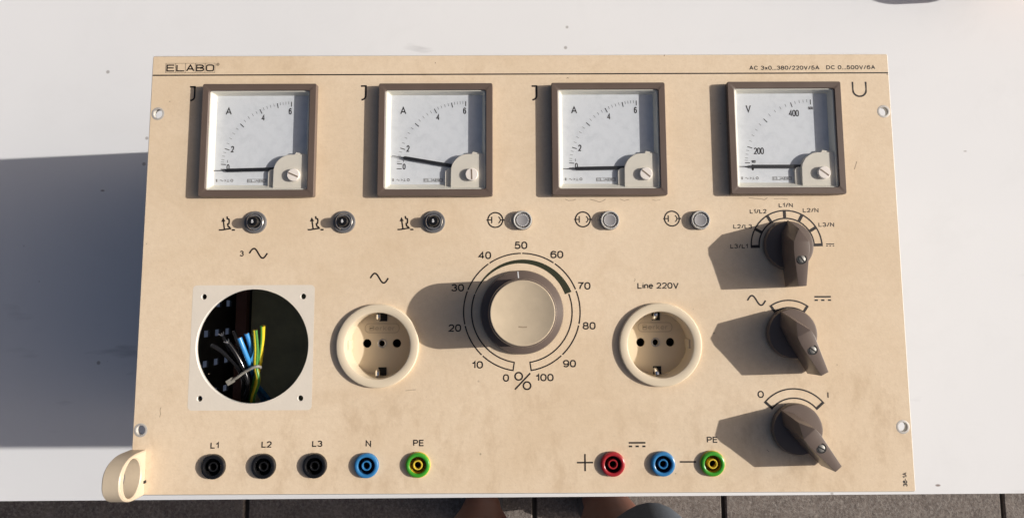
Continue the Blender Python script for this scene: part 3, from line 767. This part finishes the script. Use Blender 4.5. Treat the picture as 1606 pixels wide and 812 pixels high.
# ------------------------------------------------------------------ three lever switches
def lever():
    top = [(0, 9.2, 22.0), (4.6, 1.2, 24.4), (4.9, -3.5, 24.2), (4.3, -9.0, 23.4), (2.5, -25.7, 21.8), (-2.5, -25.7, 21.8), (-4.3, -9.0, 23.4), (-4.9, -3.5, 24.2), (-4.6, 1.2, 24.4)]
    bot = [(0, 16.2, 4.2), (5.0, 9.0, 4.2), (5.6, -3.5, 4.2), (5.2, -9.0, 4.2), (3.2, -26.2, 1.6), (-3.2, -26.2, 1.6), (-5.2, -9.0, 4.2), (-5.6, -3.5, 4.2), (-5.0, 9.0, 4.2)]
    n_ = len(top); V = bot + top; F = [tuple(reversed(range(n_)))]
    for i in range(n_):
        j = (i + 1) % n_; F.append((i, j, n_ + j, n_ + i))
    F += [(n_ + 0, n_ + 1, n_ + 8), (n_ + 1, n_ + 2, n_ + 7, n_ + 8), (n_ + 2, n_ + 3, n_ + 6, n_ + 7), (n_ + 3, n_ + 4, n_ + 5, n_ + 6)]
    bm = bmesh.new()
    vs = [bm.verts.new((x * MM, y * MM, z * MM)) for x, y, z in V]
    for q in F: bm.faces.new([vs[i] for i in q])
    bmesh.ops.recalc_face_normals(bm, faces=bm.faces)
    ed = [e for e in bm.edges if len(e.link_faces) == 2 and e.calc_face_angle(0) > R(14)]
    bmesh.ops.bevel(bm, geom=ed, offset=0.0003, segments=2, affect='EDGES', profile=0.6)
    me = bpy.data.meshes.new('switch_knob'); bm.to_mesh(me); bm.free()
    shade(me, 30)
    return me
lever_me = lever()
disc_me = mesh_from('knob_skirt', *lathe([(15.4, 0.3), (15.6, 1.2), (15.4, 4.4), (14.9, 5.2), (13.9, 5.4)], 64), 40)
rim_me = mesh_from('screw_well', *lathe([(3.0, 23.5), (2.95, 23.62), (2.2, 23.55)], 28, close_top=True), 40)
well_me = mesh_from('clamp_screw', *lathe([(2.05, 23.2), (2.05, 23.68), (1.85, 23.8)], 28), 40)
sslot_me = mesh_from('screw_slot', *box(-2.0, -.42, 23.5, 2.0, .42, 23.86))
for (x, y), ang in zip(SW, (0.8, 27.0, 40.0)):
    b = link('switch_knob', lever_me, M_knob, psu, (x, y, D0), R(ang))
    link('knob_skirt', disc_me, M_knob, b)
    link('screw_well', rim_me, M_pit, b, (0, -9.6, 0))
    link('clamp_screw', well_me, M_dsteel, b, (0, -9.6, 0))
    link('screw_slot', sslot_me, M_pit, b, (0, -9.6, 0), R(-55 - ang * .3))

# ------------------------------------------------------------------ banana sockets
KIND = ['black', 'black', 'black', 'blue', 'earth', 'red', 'blue', 'earth']
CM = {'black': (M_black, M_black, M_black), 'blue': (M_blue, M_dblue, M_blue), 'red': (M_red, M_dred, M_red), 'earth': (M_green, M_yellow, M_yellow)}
RING_L = {'black': 'black socket ring', 'blue': 'blue socket ring', 'red': 'red socket ring', 'earth': 'green socket ring with yellow centre'}
for (x, y), kd in zip(BAN, KIND):
    c1, c2, c3 = CM[kd]
    b = part('banana_socket', lathe([(7.5, 0.05), (7.5, 1.3), (7.2, 2.2), (6.6, 2.6), (5.6, 2.6), (5.15, 2.3), (5.0, 1.6)], 48, close_top=False), c1, (x, y, 0))
    b['label'] = RING_L[kd]
    if kd == 'earth': part('flange', lathe([(7.75, 0.06), (7.75, 0.9), (7.55, 1.1), (7.4, 1.1)], 48, close_top=False), M_yellow, parent=b)
    part('well', lathe([(5.05, 1.75), (4.9, -8.5), (0.5, -8.5)], 40), c2, parent=b)
    part('contact_sleeve', lathe([(3.0, -8.4), (3.0, 1.5), (2.75, 1.8), (2.3, 1.8), (2.05, 1.5), (2.05, -8)], 36, close_top=False), c3, parent=b)
    part('contact_bore', lathe([(2.04, -7.9), (2.04, -1.5)], 28, close_top=False, close_bot=True), M_pit, parent=b)

# ------------------------------------------------------------------ cut wires in the round opening
WIRES = {
 'k1': [(-200.43, -49.0, -14), (-192.09, -54.86, -16), (-182.99, -65.67, -19), (-180.87, -76.64, -23), (-183.68, -88.69, -34)],
 'k2': [(-196.19, -43.75, -22), (-191.36, -51.77, -22), (-185.52, -60.74, -23), (-183.66, -73.67, -28), (-186.88, -89.52, -40)],
 'k3': [(-188.65, -47.79, -12), (-184.26, -54.74, -14), (-179.61, -65.49, -17), (-177.77, -76.3, -20), (-182.43, -89.03, -30)],
 'k4': [(-190.85, -40.83, -26), (-185.26, -53.71, -24), (-180.36, -64.21, -22), (-178.31, -77.01, -26), (-182.51, -89.87, -36)],
 'b1': [(-181.18, -44.22, -10), (-178.18, -53.82, -13), (-176.4, -63.07, -19), (-179.12, -74.58, -36), (-176.08, -87.93, -55)],
 'b2': [(-177.41, -41.55, -12), (-175.55, -50.55, -16), (-177.37, -57.95, -21), (-177.83, -63.61, -25), (-181.29, -77.29, -44), (-182.45, -91.26, -66)],
 'y1': [(-171.67, -39.35, -11), (-171.55, -51.3, -14), (-171.99, -62.81, -16), (-170.81, -72.61, -18), (-176.54, -88.48, -26)],
 'y2': [(-167.62, -37.12, -14), (-169.04, -47.18, -18), (-171.29, -62.39, -21), (-174.76, -74.14, -24), (-179.49, -89.32, -32)],}
for kname, P in WIRES.items():
    P = P + [(P[-1][0] + 3, P[-1][1] - 18, P[-1][2] - 25)]
    mw = {'k': M_black, 'b': M_wblue, 'y': M_wyel}[kname[0]]
    rad = 1.6 if kname[0] != 'y' else 1.45
    wv = tube(P, rad, 12, 7)
    b = part('wire', wv, mw, smooth=50)
    p0, p1 = Vector(P[0]), Vector(P[1]); d = (p0 - p1).normalized()
    if kname in ('k3', 'k2'):
        sd = d.orthogonal().normalized(); s2 = d.cross(sd)
        V, F = [], []
        for q in range(7):
            a = 2 * math.pi * q / 7
            o_ = (sd * math.cos(a) + s2 * math.sin(a))
            V, F = join((V, F), tube([tuple(p0 + o_ * .5 - d * .5), tuple(p0 + o_ * .9 + d * 1.2), tuple(p0 + o_ * (1.2 + q % 3 * .4) + d * (1.6 + q % 2))], .28, 5, 3))
        part('strand_end', (V, F), M_tin, parent=b)
    else:
        part('copper_core', tube([tuple(p0 - d * .3), tuple(p0 + d * .25)], rad * .55, 10, 1), M_copper if kname[0] != 'k' else M_tin, parent=b)
    if kname[0] == 'y':     # green stripe running along the yellow insulation
        off = Vector((0.75, -0.1, 0.55)) if kname == 'y1' else Vector((-0.6, 0, 0.7))
        part('green_stripe', tube([tuple(Vector(p) + off + Vector((.3 * math.sin(i * 1.7), 0, 0))) for i, p in enumerate(P)], 1.0, 8, 7), M_wgrn, parent=b, smooth=50)
# cable tie: flat band over the bundle and its square head
TP = [(-187.17, -71.68, -16.5), (-183.34, -69.5, -15.3), (-178.72, -66.3, -14.4), (-173.18, -63.45, -13.2), (-169.9, -62.63, -14), (-169.2, -63.88, -18)]
V, F = tube(TP, 1.0, 8, 6)
V = [(x, y + (z + 15) * 0.0, z) for x, y, z in V]
ctr = None
tie = part('cable_tie', (V, F), M_tie, smooth=60)
hd = mesh_from('tie_head', *box(-2.3, -1.7, -1.4, 2.3, 1.7, 1.4, .35))
part('tie_head', hd, M_tie, (-188.6, -72.4, -17.2), R(32), parent=None)

# ------------------------------------------------------------------ the person standing at the table edge (bare legs, shorts)
per = bpy.data.objects.new('person', None); COL.objects.link(per)
per.location = (0.045, -0.378, 0)
per['label'] = 'person in grey blue shorts standing at the table edge, bare legs seen below it'
per['category'] = 'person'
J = [  # position (mm, ground z = 0), radius x,y
 ((0, -30, 960), (150, 105)), ((0, -20, 860), (160, 110)),
 ((-92, -10, 800), (85, 85)), ((-100, 10, 620), (70, 72)), ((-100, 22, 490), (53, 55)), ((-100, -2, 380), (58, 60)), ((-100, -6, 300), (54, 56)), ((-103, -16, 180), (42, 44)), ((-106, -22, 95), (36, 38)), ((-106, -22, 45), (32, 36)), ((-108, 60, 32), (33, 24)), ((-109, 130, 26), (30, 18)),
 ((92, -10, 800), (85, 85)), ((104, 12, 620), (72, 72)), ((100, 24, 490), (53, 55)), ((99, 4, 380), (60, 62)), ((103, 2, 300), (58, 58)), ((112, -2, 180), (46, 46)), ((112, -6, 95), (38, 38)), ((110, -8, 45), (32, 36)), ((116, 74, 32), (33, 24)), ((120, 144, 26), (30, 18))]
E = [(0, 1), (1, 2)] + [(i, i + 1) for i in range(2, 11)] + [(1, 12)] + [(i, i + 1) for i in range(12, 21)]
me = bpy.data.meshes.new('body')
me.from_pydata([tuple(c_ * MM for c_ in p) for p, r in J], E, [])
tmp = bpy.data.objects.new('body_tmp', me); COL.objects.link(tmp)
md = tmp.modifiers.new('skin', 'SKIN'); md.use_smooth_shade = True
for i, (p, r) in enumerate(J):
    me.skin_vertices[0].data[i].radius = (r[0] * MM, r[1] * MM)
    me.skin_vertices[0].data[i].use_root = (i == 0)
tmp.modifiers.new('sub', 'SUBSURF').levels = 2
dg = bpy.context.evaluated_depsgraph_get(); dg.update()
bm_ = bpy.data.meshes.new_from_object(tmp.evaluated_get(dg)); bpy.data.objects.remove(tmp)
bm_.materials.clear(); bm_.name = 'body'
link('body', bm_, M_skin, per)
def ring(cx, cy, z, rx, ry, wob=0, ph=0, n_=36):
    return [(cx + (rx + wob * math.sin(5 * 2 * math.pi * i / n_ + ph)) * math.cos(2 * math.pi * i / n_), cy + (ry + wob * math.cos(4 * 2 * math.pi * i / n_ + ph)) * math.sin(2 * math.pi * i / n_), z) for i in range(n_)]
sv = [(([(0, -25, 985, 165, 118), (0, -20, 900, 176, 126), (0, -16, 830, 180, 130)]))][0]
V, F = loops([ring(*q) for q in sv])
for sx, cx_, hz_ in ((-1, -100, 610), (1, 116, 500)):
    V, F = join((V, F), loops([ring(sx * 90, -12, 845, 92, 112), ring(cx_, 0, 700, 88, 88, 2, 1), ring(cx_, 16, 560, 80, 78, 3, 2), ring(cx_ + sx * 4, 22, hz_, 78, 75, 4, .5), ring(cx_ + sx * 4, 22, hz_ - 3, 72, 69, 4, .5)]))
link('shorts', mesh_from('shorts', V, F, 50), M_denim, per)
for cx_, cy_, rz in ((-107, 0, 0), (112, 14, -3)):
    L_ = [(-70, 30, 50), (-58, 36, 68), (-20, 38, 80), (20, 40, 72), (80, 47, 50), (140, 48, 42), (185, 36, 34), (200, 16, 22)]
    V, F = loops([[(hw * math.cos(a) * (1 if math.sin(a) > 0 else 1.02), yy, 4 + max(0, (hh - 4) * (0.5 + 0.5 * math.sin(a)))) for a in [2 * math.pi * i / 20 for i in range(20)]] for yy, hw, hh in L_], True, True)
    link('shoe', mesh_from('shoe', V, F, 50), M_shoe, per, (cx_, cy_, 0), R(rz))

# ------------------------------------------------------------------ added pot out of view, stands in for the unknown thing casting this shadow
pot = bpy.data.objects.new('shadow_caster_pot', None); COL.objects.link(pot)
pot.location = (0.503, 0.3455, TABLE_Z)
pot['label'] = 'added low terracotta pot, out of view, casting a shadow on the far side of the table'
pot['category'] = 'shadow caster'
link('bowl', mesh_from('bowl', *lathe([(38, 0.2), (44, 6), (56, 44), (62, 46), (62, 60), (57, 60), (54, 48), (10, 46)], 48, close_bot=True), 40), M_pot, pot)
link('soil', mesh_from('soil', *lathe([(53.5, 47.5), (30, 50)], 32), 40), M_soil, pot)
for i, (ax, ln) in enumerate(((-42, 34), (-50, 30), (-35, 26), (20, 40), (95, 45), (160, 40), (220, 30))):
    a = R(ax); V = []
    for j in range(6):
        t = j / 5; wdt = 7 * math.sin(math.pi * min(1, t * .95 + .05)) + .4
        r = 35 + ln * t; zz = 52 + 22 * t - 16 * t * t
        px_, py_ = r * math.cos(a), r * math.sin(a)
        V += [(px_ - wdt * math.sin(a), py_ + wdt * math.cos(a), zz), (px_, py_, zz - 1.2), (px_ + wdt * math.sin(a), py_ - wdt * math.cos(a), zz)]
    F = []
    for j in range(5):
        F += [(3 * j, 3 * j + 1, 3 * j + 4, 3 * j + 3), (3 * j + 1, 3 * j + 2, 3 * j + 5, 3 * j + 4)]
    link('leaf', mesh_from('leaf', V, F, 60), M_leaf, pot)
